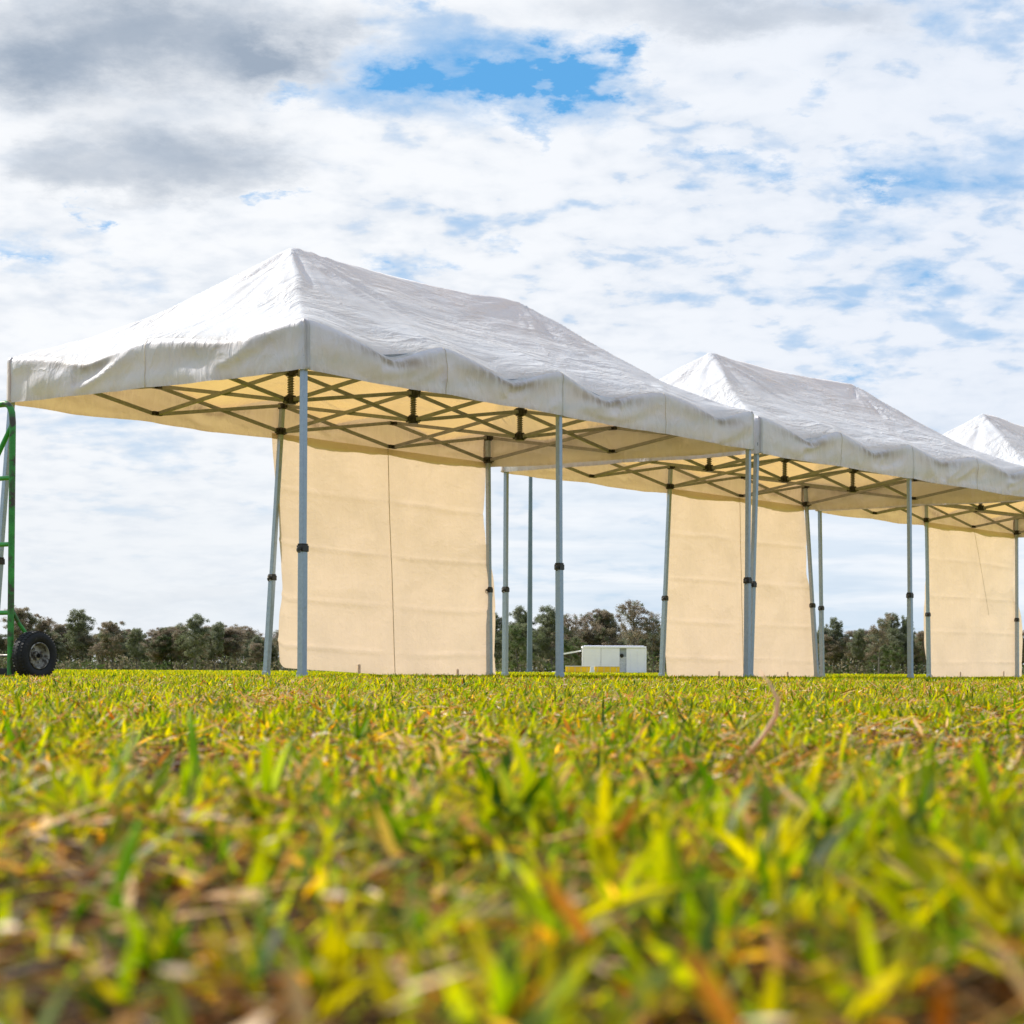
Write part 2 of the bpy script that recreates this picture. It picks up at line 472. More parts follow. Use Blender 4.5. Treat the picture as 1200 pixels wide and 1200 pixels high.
def zone(x0, x1, y0, y1, dens, L0, L1, W0, W1, dry, segs=2, leanmax=1.15, wedge=None):
    nB = int((x1 - x0) * (y1 - y0) * dens)
    x = rng.uniform(x0, x1, nB); y = rng.uniform(y0, y1, nB)
    if wedge:
        k = np.abs(x) < wedge[0] + wedge[1] * np.maximum(y, 0); x = x[k]; y = y[k]; nB = len(x)
    patch = fbm(x * 2.2, y * 2.2, 3, 3); tuft = fbm(x * 14, y * 14, 8, 2)
    tuft = tuft * .7 + fbm(x * 38, y * 38, 18, 2) * .5
    k = rng.random(nB) < np.clip(.52 + tuft * 4.0 + patch, .03, 1); x, y, patch, tuft = x[k], y[k], patch[k], tuft[k]; nB = len(x)
    isdry = rng.random(nB) < np.clip(dry - patch * .9 - tuft * .5, .04, .85)
    L = rng.uniform(L0, L1, nB) * np.clip(1 + tuft * 2.2, .45, 1.9) * np.where(isdry, .85, 1.0)
    W = rng.uniform(W0, W1, nB)
    lean = rng.uniform(.08, leanmax, nB); lean = np.where(isdry, lean * 1.15 + .25, lean)
    az = rng.uniform(0, 2 * PI, nB)
    gi = rng.choice(len(GREEN), nB, p=[.28, .22, .20, .10, .15, .05]); di = rng.choice(len(DRY), nB)
    col = np.where(isdry[:, None], DRY[di], GREEN[gi]) * rng.uniform(.75, 1.2, (nB, 1))
    return blades(x, y, L, W, lean, az, col, segs), isdry

def merge(parts):
    V, Q, C = [], [], []; o = 0
    for v, q, c in parts:
        V.append(v); Q.append(q + o); C.append(c); o += len(v)
    return np.concatenate(V), np.concatenate(Q), np.concatenate(C)

def sprigs(x0, x1, y0, y1, dens, nl, L0, L1, W0, W1, segs, wedge, old=.22, zmax=.012):
    """tufts of runner grass: leaves fanning out of one crown, older leaves low and dry"""
    nS = int((x1 - x0) * (y1 - y0) * dens)
    x = rng.uniform(x0, x1, nS); y = rng.uniform(y0, y1, nS)
    k = np.abs(x) < wedge[0] + wedge[1] * np.maximum(y, 0); x = x[k]; y = y[k]
    big_ = fbm(x * 2.6, y * 2.6, 3, 2); tuft = fbm(x * 11, y * 11, 8, 2)
    k = rng.random(len(x)) < np.clip(.70 + tuft * 2.6 + big_ * 1.0, .12, 1); x, y, big_, tuft = x[k], y[k], big_[k], tuft[k]; nS = len(x)
    tone = rng.choice(len(GREEN), nS, p=[.28, .26, .18, .12, .12, .04])
    size = np.clip(rng.lognormal(0, .34, nS) * (1 + tuft * 1.5), .5, 2.1)
    zc = ground_z(x, y) + rng.uniform(-.002, zmax, nS) * np.clip(1 + tuft * 2, .2, 2)
    rep = lambda a: np.repeat(a, nl)
    X_, Y_, S_, Z_, T_ = rep(x), rep(y), rep(size), rep(zc), rep(tone)
    nB = len(X_)
    dry = rng.random(nB) < np.clip(old - rep(big_) * .7 - rep(tuft) * .4, .03, .8)
    L = rng.uniform(L0, L1, nB) * S_ * np.where(dry, .8, 1)
    W = rng.uniform(W0, W1, nB) * np.sqrt(S_)
    lean = np.where(dry, rng.uniform(.9, 1.7, nB), rng.uniform(.35, 1.50, nB))
    azm = rng.uniform(0, 2 * PI, nB)
    col = np.where(dry[:, None], DRY[rng.choice(len(DRY), nB)], GREEN[np.where(rng.random(nB) < .7, T_, rng.choice(len(GREEN), nB))]) * rng.uniform(.7, 1.2, (nB, 1))
    return blades(X_, Y_, L, W, lean, azm, col, segs, .55, Z_)

zs = []
zs.append(sprigs(-1.0, 1.0, -.5, .14, 900, 6, .012, .026, .002, .0036, 2, (9, 0)))
zs.append(sprigs(-.9, .9, .14, .8, 11500, 7, .0075, .017, .0012, .0029, 3, (.4, .5), .33))
zs.append(sprigs(-1.5, 1.5, .8, 2.0, 11500, 6, .0065, .0155, .0011, .0024, 2, (.45, .36), .33))
zs.append(sprigs(-2.6, 2.6, 2.0, 5.0, 7200, 5, .0065, .0155, .0012, .0025, 2, (.55, .33), .30))
zs.append(sprigs(-4.2, 4.2, 5.0, 10.0, 2600, 5, .008, .018, .0020, .0038, 2, (.7, .32), .26))
zs.append(sprigs(-8, 9, 10.0, 20.0, 620, 5, .010, .021, .0040, .0066, 2, (1.2, .32), .2))
zs.append(zone(-13, 17, 20.0, 45.0, 400, .012, .03, .010, .018, .2, 2, 1.3, wedge=(1.5, .32))[0])
zs.append(zone(-34, 36, 45.0, 110.0, 26, .025, .05, .03, .06, .2, 2, wedge=(2, .32))[0])
V, Q, C = merge(zs)
print('grass quads', len(Q))
tag(np_mesh('grass', V, Q, M['grassleaf'], colors=C, smooth=True), 'short yellow green lawn grass mixed with dry blades', 'grass', kind='stuff')

# dry clippings lying in the turf
def litter(x0, x1, y0, y1, dens, L0, L1, W0, W1, wedge):
    nB = int((x1 - x0) * (y1 - y0) * dens)
    x = rng.uniform(x0, x1, nB); y = rng.uniform(y0, y1, nB)
    k = np.abs(x) < wedge[0] + wedge[1] * np.maximum(y, 0); x = x[k]; y = y[k]; nB = len(x)
    k = rng.random(nB) < np.clip(.5 + 2.4 * fbm(x * 3, y * 3, 21, 3), .08, 1); x = x[k]; y = y[k]; nB = len(x)
    L = rng.uniform(L0, L1, nB); W = rng.uniform(W0, W1, nB)
    lean = rng.uniform(1.0, 1.62, nB); az = rng.uniform(0, 2 * PI, nB)
    col = DRY[rng.choice(6, nB, p=[.28, .12, .25, .1, .05, .2])] * rng.uniform(.8, 1.25, (nB, 1))
    return blades(x, y, L, W, lean, az, col, 2, .12, ground_z(x, y) + rng.uniform(.001, .018, nB))
lt = [litter(-.9, .9, .14, 1.2, 4300, .010, .034, .0012, .0034, (.4, .5)), litter(-2.4, 2.4, 1.2, 4.5, 2600, .012, .036, .0018, .0034, (.5, .36)),
      litter(-4.5, 4.5, 4.5, 12, 480, .02, .06, .003, .005, (.8, .33))]
# brown thatch low in the sward, coloured dark to paint in shade between blades, and short bleached bits catching the light
def bits(x0, x1, y0, y1, dens, L0, L1, W0, W1, cols, z0, z1, wedge):
    nB = int((x1 - x0) * (y1 - y0) * dens)
    x = rng.uniform(x0, x1, nB); y = rng.uniform(y0, y1, nB)
    k = np.abs(x) < wedge[0] + wedge[1] * np.maximum(y, 0); x = x[k]; y = y[k]; nB = len(x)
    col = np.array(cols)[rng.choice(len(cols), nB)] * rng.uniform(.7, 1.2, (nB, 1))
    return blades(x, y, rng.uniform(L0, L1, nB), rng.uniform(W0, W1, nB), rng.uniform(1.2, 1.7, nB), rng.uniform(0, 2 * PI, nB), col, 2, .1,
                  ground_z(x, y) + rng.uniform(z0, z1, nB))
BR = [(.08, .035, .010), (.14, .065, .018), (.05, .024, .010), (.24, .11, .025), (.22, .085, .012)]
PL = [(.82, .60, .38), (.74, .48, .26), (.85, .68, .48)]
lt += [bits(-.8, .8, .14, 1.4, 26000, .008, .022, .0012, .003, BR, .0005, .006, (.4, .4)), bits(-1.8, 1.8, 1.4, 4, 5000, .010, .024, .002, .004, BR, .0005, .004, (.4, .36)),
       bits(-.8, .8, .14, 1.4, 1500, .004, .011, .001, .0026, PL, .006, .020, (.4, .4)), bits(-1.8, 1.8, 1.4, 4.5, 1100, .005, .015, .0012, .0028, PL, .008, .020, (.4, .36)),
       bits(-4, 4, 4.5, 12, 200, .01, .03, .003, .005, PL, .010, .020, (.4, .34))]
V, Q, C = merge(lt)
tag(np_mesh('dry_clippings', V, Q, M['straw'], colors=C, smooth=True), 'dry straw coloured clippings scattered through the turf', 'clippings', kind='stuff')

def at(u, v, y):
    """point in space seen at photo pixel (u, v) at distance y"""
    uu = u - 600; vv = v - 787.0
    r = .0056
    a = uu + vv * r; b = vv - uu * r
    return Vector((a / F * y, y, CAMH - b / F * y))
def at_x(u, y): return (u - 600) / F * y

# taller single blades and stalks that stand out of the lawn
def single(name, label, cat, u, y, pts, w, col, m):
    """pts: (du px, dv px above the root) as seen; built at its place in the lawn"""
    x0 = at_x(u, y); z0 = float(ground_z(x0, y))
    s = y / F
    dep = 0.0; P = []
    for i, (a, b, dd) in enumerate(pts): P.append((x0 + a * s, y + dd, z0 + b * s))
    P = np.array(P); k = len(P)
    ww = np.array([w * (1 - .85 * (i / (k - 1)) ** 2) for i in range(k)]) * .5
    off = np.stack([ww * .9, ww * .35, np.zeros(k)], -1); fold = np.stack([np.zeros(k), -ww * .5, np.zeros(k)], -1)
    V = np.stack([P - off, P + fold, P + off], 1).reshape(-1, 3)
    Q = np.array([[3 * i + j, 3 * i + j + 1, 3 * i + j + 4, 3 * i + j + 3] for i in range(k - 1) for j in (0, 1)])
    o = np_mesh(name, V, Q, m, smooth=True, colors=np.tile(np.array(col), (len(V), 1)), thick=.0004)
    return tag(o, label, cat)
single('dry_stalk', 'tall bent straw stalk rising in front of the paired middle legs', 'stalk', 852, 1.25,
       [(0, -8, 0), (20, 22, 0), (45, 50, .005), (60, 72, .01), (62, 92, .01), (54, 110, .015), (42, 126, .02)], .0050, (.80, .58, .36), M['straw'])
single('dry_stalk', 'short thick straw stalk left of the tall bent one, leaning right', 'stalk', 703, 1.26,
       [(0, 0, 0), (14, 14, 0), (32, 30, .01), (50, 44, .01)], .0032, (.66, .50, .30), M['straw'])
single('dry_stalk', 'pale jointed straw stub in the right foreground standing upright', 'stalk', 942, .76,
       [(0, -6, 0), (-2, 25, 0), (-4, 50, .005), (-12, 72, .01)], .0046, (.68, .50, .35), M['straw'])
single('grass_blade', 'broad upright lime green blade in the left foreground', 'grass blade', 232, .90,
       [(0, -10, 0), (-2, 40, 0), (-8, 90, .005), (-14, 124, .01)], .0062, (.24, .42, .02), M['grassleaf'])
single('grass_blade', 'broad lime green blade lowest in the left foreground, blurred', 'grass blade', 130, .45,
       [(0, -30, 0), (6, 40, 0), (18, 110, .004), (30, 150, .006)], .0052, (.22, .40, .02), M['grassleaf'])
single('grass_blade', 'wide dull blue green blade arching left, lower middle foreground', 'grass blade', 660, .45,
       [(0, -30, 0), (-12, 40, 0), (-34, 90, .004), (-70, 118, .01), (-98, 108, .015)], .0046, (.30, .38, .17), M['grassleaf'])

# ------------------------------------------------------------------ marquees
LEN, WID = 6.0, 3.03
HE, HV, HU, HL, HP = [h + CAMH for h in (2.382, 2.034, 2.325, 2.105, 3.300)]

def perimeter(step=.03):
    pts = []
    def side(p0, p1, nrm, L, kind):
        k = int(round(L / step))
        for i in range(k):
            s = i / k * L
            pts.append((p0[0] + (p1[0] - p0[0]) * i / k, p0[1] + (p1[1] - p0[1]) * i / k, nrm[0], nrm[1], s, L, kind))
    side((0, 0), (LEN, 0), (0, -1), LEN, 0)
    side((LEN, 0), (LEN, WID), (1, 0), WID, 1)
    side((LEN, WID), (0, WID), (0, 1), LEN, 2)
    side((0, WID), (0, 0), (-1, 0), WID, 3)
    return np.array(pts, float)

def dip_fn(s, L, side, seed):
    """sag of the eave between its supports every metre and a half"""
    rs = np.random.default_rng(seed * 10 + 3)
    nb = int(round(L / 1.5)); q = s / L * nb
    dep = rs.uniform(.75, 1.25, nb + 1) * (.165 if side in (0, 2) else .12)
    ph = q % 1; ph = ph ** np.array(rs.uniform(.75, 1.35, nb + 1))[np.clip(q.astype(int), 0, nb)]
    sk = 1 - np.sqrt((2 * np.clip(ph, 0, 1) - 1) ** 2 + .012) * .994
    return dep[np.clip(q.astype(int), 0, nb)] * np.clip(sk, 0, 1) ** 1.35

def roof_shape(x, y, seed):
    de = np.stack([y, LEN - x, WID - y, x], 0)
    d = de.min(0); t = np.clip(d / (WID / 2), 0, 1)
    h = HE + (HP - HE) * (t - .065 * np.sin(PI * t))
    rid = np.clip((x - 1.5) / 3, 0, 1)
    h = h - .035 * np.sin(PI * rid) * t ** 3 - .02 * np.sin(PI * rid) ** 2 * np.sin(PI * t)
    # the sag of the eaves fades inwards
    for i, (s, L) in enumerate(((x, LEN), (y, WID), (LEN - x, LEN), (WID - y, WID))):
        h = h - dip_fn(np.clip(s, 0, L - 1e-6), L, i, seed + i) * np.exp(-(de[i] / .30)) * np.clip(1.0, 0, 1)
    h = h - .004 * np.exp(-d / .02)
    # tension folds pulled out of every support
    for (cx_, cy_) in ((0, 0), (LEN, 0), (0, WID), (LEN, WID), (3, 0), (3, WID), (1.5, 0), (4.5, 0), (1.5, WID), (4.5, WID), (0, WID / 2), (LEN, WID / 2)):
        rc = np.hypot(x - cx_, y - cy_); ac = np.arctan2(y - cy_, x - cx_)
        h = h + .030 * fbm(ac * 4.2 + cx_ * 3 + cy_, rc * .7, seed * 13 + int(cx_ * 2 + cy_ * 5), 2) * np.exp(-((rc - .42) / .30) ** 2) * np.clip(d / .12, 0, 1)
    # creases radiating from the two peaks and running along the slope
    w = np.clip(d / .15, 0, 1)
    r1 = np.hypot(x - 1.5, y - WID / 2); r2 = np.hypot(x - 4.5, y - WID / 2)
    a1 = np.arctan2(y - WID / 2, x - 1.5); a2 = np.arctan2(y - WID / 2, x - 4.5)
    for r, a, sd in ((r1, a1, 1), (r2, a2, 2)):
        h = h + (.045 * fbm(a * 3.2 + 10, r * .8, seed * 7 + sd, 2) + .018 * ridge(a * 5 + 3, r * 1.5, seed * 9 + sd, 2)) * np.exp(-((r - .40) / .42) ** 2) * w
    h = h + w * (.014 * fbm(x * .8 + y * .3, y * 2.2 - x * .5, seed * 5 + 3, 2) + .005 * ridge(x * 1.3 + y, y * 4.0 - x, seed * 3 + 4, 2)
                 + .0015 * ridge(x * 7 + y * 3, y * 9 - x * 2, seed + 44, 2))
    # drooping belly of each panel
    h = h - w * .018 * np.sin(PI * t) * (1 + 2 * fbm(x * .9, y * .9, seed + 70, 2))
    return h

def build_marquee(loc, yaw, seed, label, lean, wall_edges):
    rz = PI / 2 - yaw
    root = empty('pop_up_marquee', (loc[0], loc[1], 0), rz, label, 'marquee', 'white pop-up marquees in a row')
    # --- roof
    nx, ny = 240, 122
    x = np.linspace(0, LEN, nx + 1); y = np.linspace(0, WID, ny + 1)
    Xg, Yg = np.meshgrid(x, y, indexing='ij')
    Zg = roof_shape(Xg, Yg, seed)
    d = np.minimum(np.minimum(Xg, LEN - Xg), np.minimum(Yg, WID - Yg))
    dip = np.zeros_like(Xg)
    P = np.stack([Xg, Yg, Zg], -1)
    # push the eave edge outward a touch where it sags
    def bulge(s, L, side, sd): return .12 * dip_fn(np.clip(s, 0, L - 1e-6), L, side, sd)
    bx = np.exp(-Yg / .12) * bulge(Xg, LEN, 0, seed); P[..., 1] -= bx
    bx = np.exp(-(WID - Yg) / .12) * bulge(LEN - Xg, LEN, 2, seed + 2); P[..., 1] += bx
    bx = np.exp(-Xg / .12) * bulge(WID - Yg, WID, 3, seed + 3); P[..., 0] -= bx
    bx = np.exp(-(LEN - Xg) / .12) * bulge(Yg, WID, 1, seed + 1); P[..., 0] += bx
    dirt_crease = np.clip(.5 * np.exp(-d / .05) + .15 * (fbm(Xg * 3, Yg * 3, seed + 5, 3) + .1), 0, 1)
    grid_mesh('roof_cover', P, M['roof'], root, attrs={'dirt_crease': dirt_crease})
    # --- valance: hangs from the roof's own edge
    e = [P[i, 0] for i in range(nx)] + [P[nx, j] for j in range(ny)] + [P[nx - i, ny] for i in range(nx)] + [P[0, ny - j] for j in range(ny)]
    s_ = np.array(list(x[:-1]) + list(y[:-1]) + list(LEN - x[::-1][:-1]) * 0 + list(x[:-1]) + list(y[:-1]))
    side = np.array([0] * nx + [1] * ny + [2] * nx + [3] * ny)
    Ls = np.where((side == 0) | (side == 2), LEN, WID)
    nrm = np.array([(0, -1), (1, 0), (0, 1), (-1, 0)], float)[side]
    E = np.array(e); per = np.arange(len(E)) * .025
    nr = 16; w = np.linspace(0, 1, nr)
    dipv = np.zeros(len(E))
    for k in range(4):
        q = side == k; dipv[q] = dip_fn(np.clip(s_[q], 0, Ls[q][0] - 1e-6), Ls[q][0], k, seed + k)
    corner = np.minimum(s_, Ls - s_)                           # distance from the nearest corner
    cf = np.clip(corner / .10, 0, 1)
    VP = np.zeros((len(E), nr, 3)); DR = np.zeros((len(E), nr))
    bot = HV + .022 * fbm(per * 1.6, per * 0, seed + 30, 3) - .012 * np.sin(PI * ((s_ / 1.5) % 1)) * cf
    for j, wj in enumerate(w):
        z = E[:, 2] + (bot - E[:, 2]) * wj
        # folds fan out from the supports: slanted noise
        ph = (s_ / 1.5) % 1 - .5
        fan = per * (1.0) + np.sign(ph) * .35 * (1 - abs(ph)) * wj
        off = cf * (wj * .040 * fbm(fan * 2.6, wj * .9, seed + 11, 2) + (wj * .022) * fbm(per * 8 + wj * 1.5, wj * 1.2, seed + 12, 2)
                    + .026 * np.sin(PI * min(1, wj * 1.1)) * ridge(fan * 1.6 + wj * .6, wj * 1.1 + per * .2, seed + 14, 2))
        off = np.maximum(off + .020 * min(1, wj * 12) + .006 * wj + .06 * dipv * wj * (1 - wj), .016 * min(1, wj * 12))
        VP[:, j, 0] = E[:, 0] * 1 + nrm[:, 0] * off; VP[:, j, 1] = E[:, 1] + nrm[:, 1] * off; VP[:, j, 2] = z
        VP[:, j, 2] += 0
        mark = np.exp(-((wj - .10 - .5 * np.abs(ph)) / .16) ** 2) * (dipv / .13)  # brown staining with crease shading painted in below the eave dips
        DR[:, j] = np.clip(.08 + .95 * mark + .3 * fbm(per * 2, wj * 3, seed + 15, 3) + .35 * np.clip((wj - .85) / .15, 0, 1), 0, 1)
    grid_mesh('valance', VP, M['valance'], root, wrap=True, attrs={'dirt_crease': DR})
    # seams and corner strips of the valance
    def seam_at(px_i, wdt=.012):
        i0 = px_i; A = VP[i0]; nr_ = nrm[i0]
        tv = np.array([-nr_[1], nr_[0], 0])
        out_ = np.array([nr_[0], nr_[1], 0]) * .004
        P2 = np.stack([A + out_ - tv * wdt / 2, A + out_ + tv * wdt / 2], 0)
        grid_mesh('valance_seam', P2, M['seam'], root, thick=.0015)
    for i in (nx // 4, nx // 2, 3 * nx // 4, nx + ny // 2, nx + ny + nx // 2, nx + ny + nx + ny // 2): seam_at(i, .0045)
    for ci, sgn in ((0, ((0, -1), (-1, 0))), (nx, ((0, -1), (1, 0))), (nx + ny, ((0, 1), (1, 0))), (2 * nx + ny, ((0, 1), (-1, 0)))):
        A = VP[ci]; a = np.array([*sgn[0], 0.]); b = np.array([*sgn[1], 0.])
        P2 = np.stack([A + a * .005 - b * .03, A + a * .006 + b * .006, A + b * .005 - a * .03], 0)
        # a folded strip round the corner
        grid_mesh('corner_strip', P2, M['valance'], root, thick=.002, attrs={'dirt_crease': np.full((3, nr), .45)})

    # --- legs
    LEGS = {'A': (0, 0), 'M': (3, 0), 'C': (6, 0), 'B': (0, WID), 'N': (3, WID), 'D': (6, WID)}
    c, s = math.cos(rz), math.sin(rz)
    for key, (lx, ly) in LEGS.items():
        ins = .022
        tx = min(max(lx, ins), LEN - ins); ty = min(max(ly, ins), WID - ins)
        # lean given along world x (seen left / right), turned into the marquee's axes
        wx = lean.get(key, 0.0)
        dx, dy = wx * c, -wx * s
        top = Vector((tx, ty, HU + .03)); foot = Vector((tx + dx, ty + dy, 0.0))
        def L(z): return foot + (top - foot) * (z / top.z)
        zc = .885 + .02 * math.sin(seed * 3 + lx * 2 + ly)
        bm = bmesh.new(); add_bar(bm, L(zc - .02), top, .040, .040, Vector((0, 1, 0)))
        leg = from_bm('leg', bm, M['alu'], root, bevel=.004)
        bm = bmesh.new(); add_bar(bm, L(.012), L(zc), .047, .047, Vector((0, 1, 0)))
        for hz in (.28, .35, .42, .49, .56, .63, .70, .77):   # adjusting holes
            p = L(hz)
            add_cyl(bm, p + Vector((-.0243, 0, 0)), p + Vector((.0243, 0, 0)), .005, seg=10)
        from_bm('lower_leg', bm, M['alu'], leg, bevel=.004)
        bm = bmesh.new(); p = L(zc)
        add_box(bm, p, (.060, .060, .044)); add_box(bm, p + Vector((0, 0, .028)), (.052, .052, .012))
        add_box(bm, p + Vector((-.040, -.012, -.004)), (.030, .014, .018))
        from_bm('clamp', bm, M['plastic'], leg, bevel=.004)
        bm = bmesh.new()
        ring = [p + Vector((-.052 + .020 * math.cos(a), -.012, -.010 + .020 * math.sin(a))) for a in [2 * PI * q / 14 for q in range(15)]]
        add_path(bm, ring, .0035, 6)
        from_bm('pull_ring', bm, M['steel'], leg, smooth=True)
        bm = bmesh.new(); add_box(bm, foot + Vector((0, 0, .006)), (.085, .085, .008)); add_box(bm, foot + Vector((0, 0, .03)), (.056, .056, .045))
        from_bm('foot_plate', bm, M['alu'], leg, bevel=.002)
        # slider and top bracket
        bm = bmesh.new(); p = L(HL)
        add_box(bm, p, (.062, .062, .062)); cx = 1 if lx < 3 else (-1 if lx > 3 else 0); cy = 1 if ly < 1 else -1
        if lx == 3:
            add_box(bm, p + Vector((.045, 0, 0)), (.045, .028, .040)); add_box(bm, p + Vector((-.045, 0, 0)), (.045, .028, .040))
        else:
            add_box(bm, p + Vector((cx * .045, 0, 0)), (.045, .028, .040))
        add_box(bm, p + Vector((0, cy * .045, 0)), (.028, .045, .040))
        from_bm('slider', bm, M['plastic'], leg, bevel=.004)
        bm = bmesh.new(); p = L(HU)
        add_box(bm, p + Vector((0, 0, .0)), (.056, .056, .05))
        add_box(bm, p + Vector((cx * .04, 0, 0)), (.04, .026, .036)); add_box(bm, p + Vector((0, cy * .04, 0)), (.026, .04, .036))
        from_bm('top_bracket', bm, M['plastic'], leg, bevel=.004)

    # --- scissor trusses
    def node(px_, py_, up): return Vector((px_, py_, HU if up else HL))
    def scissor(a, b, off):
        """two crossed bars between two stations"""
        a = Vector((*a, 0)); b = Vector((*b, 0)); dv = (b - a).normalized(); nv = Vector((-dv.y, dv.x, 0))
        g = .042
        for (za, zb, o_) in ((HU, HL, off), (HL, HU, -off)):
            bm = bmesh.new()
            pa = a + dv * g + nv * o_ + Vector((0, 0, za)); pb = b - dv * g + nv * o_ + Vector((0, 0, zb))
            add_bar(bm, pa, pb, .016, .031)
            mid_ = (pa + pb) / 2
            if o_ == off: add_cyl(bm, mid_ - nv * (.028 * (1 if off > 0 else -1)), mid_ + nv * (.010 * (1 if off > 0 else -1)), .007, seg=8)
            from_bm('truss_bar', bm, M['bar'], root, bevel=.002)
    i_ = .022; X0, X1, Y0, Y1 = i_, LEN - i_, i_, WID - i_; YM = WID / 2
    xs = [X0, 1.5, 3.0, 4.5, X1]
    for yv in (Y0, Y1):
        for a, b in zip(xs, xs[1:]): scissor((a, yv), (b, yv), .009)
    for xv in (X0, X1):
        scissor((xv, Y0), (xv, YM), .009); scissor((xv, YM), (xv, Y1), .009)
    for xv in (1.5, 3.0, 4.5):
        scissor((xv, Y0), (xv, YM), .009); scissor((xv, YM), (xv, Y1), .009)
    for a, b in zip(xs, xs[1:]): scissor((a, YM), (b, YM), .009)
    # hinges where the scissors meet the eaves
    for (hx, hy) in ((1.5, Y0), (4.5, Y0), (1.5, Y1), (4.5, Y1), (X0, YM), (X1, YM)):
        for hz in (HU, HL):
            bm = bmesh.new(); al = hy in (Y0, Y1)
            add_box(bm, (hx, hy, hz), (.10 if al else .034, .034 if al else .10, .034))
            inw = Vector((0, .03 if hy == Y0 else -.03, 0)) if al else Vector((.03 if hx == X0 else -.03, 0, 0))
            add_box(bm, Vector((hx, hy, hz)) + inw, (.030 if al else .05, .05 if al else .030, .030))
            from_bm('hinge', bm, M['plastic'], root, bevel=.004)
    # three sprung posts on the middle line
    for k, xv in enumerate((1.5, 3.0, 4.5)):
        top = HP - .07 if k != 1 else HP - .12
        bm = bmesh.new(); add_bar(bm, (xv, YM, HL - .02), (xv, YM, top), .028, .028, Vector((0, 1, 0)))
        post = from_bm('ridge_post', bm, M['bar'], root, bevel=.003)
        for hz in (HU, HL):
            bm = bmesh.new()
            add_cyl(bm, (xv, YM, hz - .034), (xv, YM, hz + .034), .042, seg=14)
            for ax in ((1, 0), (-1, 0), (0, 1), (0, -1)):
                add_box(bm, (xv + ax[0] * .046, YM + ax[1] * .046, hz), (.05 if ax[0] else .03, .05 if ax[1] else .03, .04))
            from_bm('hub', bm, M['plastic'], post, bevel=.003)
        bm = bmesh.new(); turns = 8
        pts = [(xv + .024 * math.cos(2 * PI * q / 12), YM + .024 * math.sin(2 * PI * q / 12), HL + .034 + (HU - HL - .068) * q / (12 * turns)) for q in range(12 * turns + 1)]
        add_path(bm, pts, .0045, 6)
        from_bm('spring', bm, M['steel'], post, smooth=True)
        bm = bmesh.new(); add_cyl(bm, (xv, YM, top), (xv, YM, top + .018), .05, .035, 20)
        from_bm('post_cap', bm, M['plastic'], post)
    # --- side wall between the rear middle leg and the far rear leg
    nu, nv = 130, 96
    U, W_ = np.meshgrid(np.linspace(0, 1, nu), np.linspace(0, 1, nv), indexing='ij')     # W_ 0 top .. 1 bottom
    zt = HV + .05 + .01 * fbm(U * 4, W_ * 0, seed + 50, 2)
    tl, tr, bl, br, wave = wall_edges['tl'], wall_edges['tr'], wall_edges['bl'], wall_edges['br'], wall_edges['wave']
    wl = tl + (bl - tl) * W_ + wave * .05 * fbm(W_ * 4, U * 0, seed + 51, 2) * np.sin(PI * np.clip(W_, 0, 1))
    wr = tr + (br - tr) * W_ ** wall_edges.get('pw', 1.0) + wave * .05 * fbm(W_ * 4 + 9, U * 0, seed + 52, 2) * np.sin(PI * np.clip(W_, 0, 1))
    Xw = wl + (wr - wl) * U
    zb = wall_edges['zl'] + (wall_edges['zr'] - wall_edges['zl']) * np.clip(U * 1.6, 0, 1) + .006 * fbm(U * 9, U * 0, seed + 53, 2)
    # round off the lower corner by the rear middle leg
    zb = zb + .05 * np.clip(1 - U / .03, 0, 1) ** 2
    Zw = zt + (zb - zt) * W_
    Yw = WID + .012 + .10 * np.sin(PI * W_) ** .8 * fbm(U * 2.0, W_ * 1.6, seed + 54, 3) + .04 * W_ * fbm(U * 2.4 + 4, W_ * .6, seed + 55, 2)
    for q in (.235, .47, .70, .90):                                     # packing folds
        Yw = Yw + .016 * np.exp(-((W_ - q - .012 * fbm(U * 3, U * 0 + q * 9, seed + 56, 2)) / .008) ** 2) * (.6 + fbm(U * 5, W_, seed + 60, 2))
    Yw = Yw + .018 * ridge(U * 3 + W_ * 1.5, W_ * 3 - U, seed + 57, 3) * np.sin(PI * W_) 
    Yw = Yw + .05 * np.exp(-(1 - U) / .05) * W_ ** 4 - .03 * np.exp(-U / .03) * W_ * fbm(W_ * 5, U * 0 + 2, seed + 58, 2) * 2
    sm = np.clip((W_ - .38) / .2, 0, 1); Yw = Yw - .085 * np.exp(-((1 - U) / .05) ** 2) * sm * sm * (3 - 2 * sm)
    Yw = Yw + .02 * np.exp(-(U / .05) ** 2) * np.sin(W_ * 7 + seed)
    dirt_crease = np.clip(.10 * (W_ > .0) + .35 * np.exp(-(1 - W_) / .012) + .25 * np.maximum(np.exp(-U / .006), np.exp(-(1 - U) / .006)), 0, 1)
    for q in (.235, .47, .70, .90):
        dirt_crease = np.maximum(dirt_crease, .42 * np.exp(-((W_ - q - .012 * fbm(U * 3, U * 0 + q * 9, seed + 56, 2)) / .004) ** 2))  # darker lines along the packing folds
    Yw = (WID + .012) + (Yw - WID - .012) * (1 - .8 * np.exp(-((U - .5) / .07) ** 2))
    PW = np.stack([Xw, Yw, Zw], -1)
    wall = grid_mesh('side_wall', PW, M['wall'], root, attrs={'dirt_crease': dirt_crease})
    mid_ = PW[nu // 2].copy(); mid_[:, 0] = np.linspace(mid_[0, 0], mid_[-1, 0], nv); mid_[:, 1] = np.minimum(mid_[:, 1], (PW[nu // 2 - 1, :, 1]))
    lo = wall_edges.get('seam_to', nv)
    ctr = np.stack([mid_ + np.array([-.005, -.004, 0]), mid_ + np.array([.005, -.004, 0])], 0)[:, :lo]
    sk = wall_edges.get('seam_skew', 0.0)
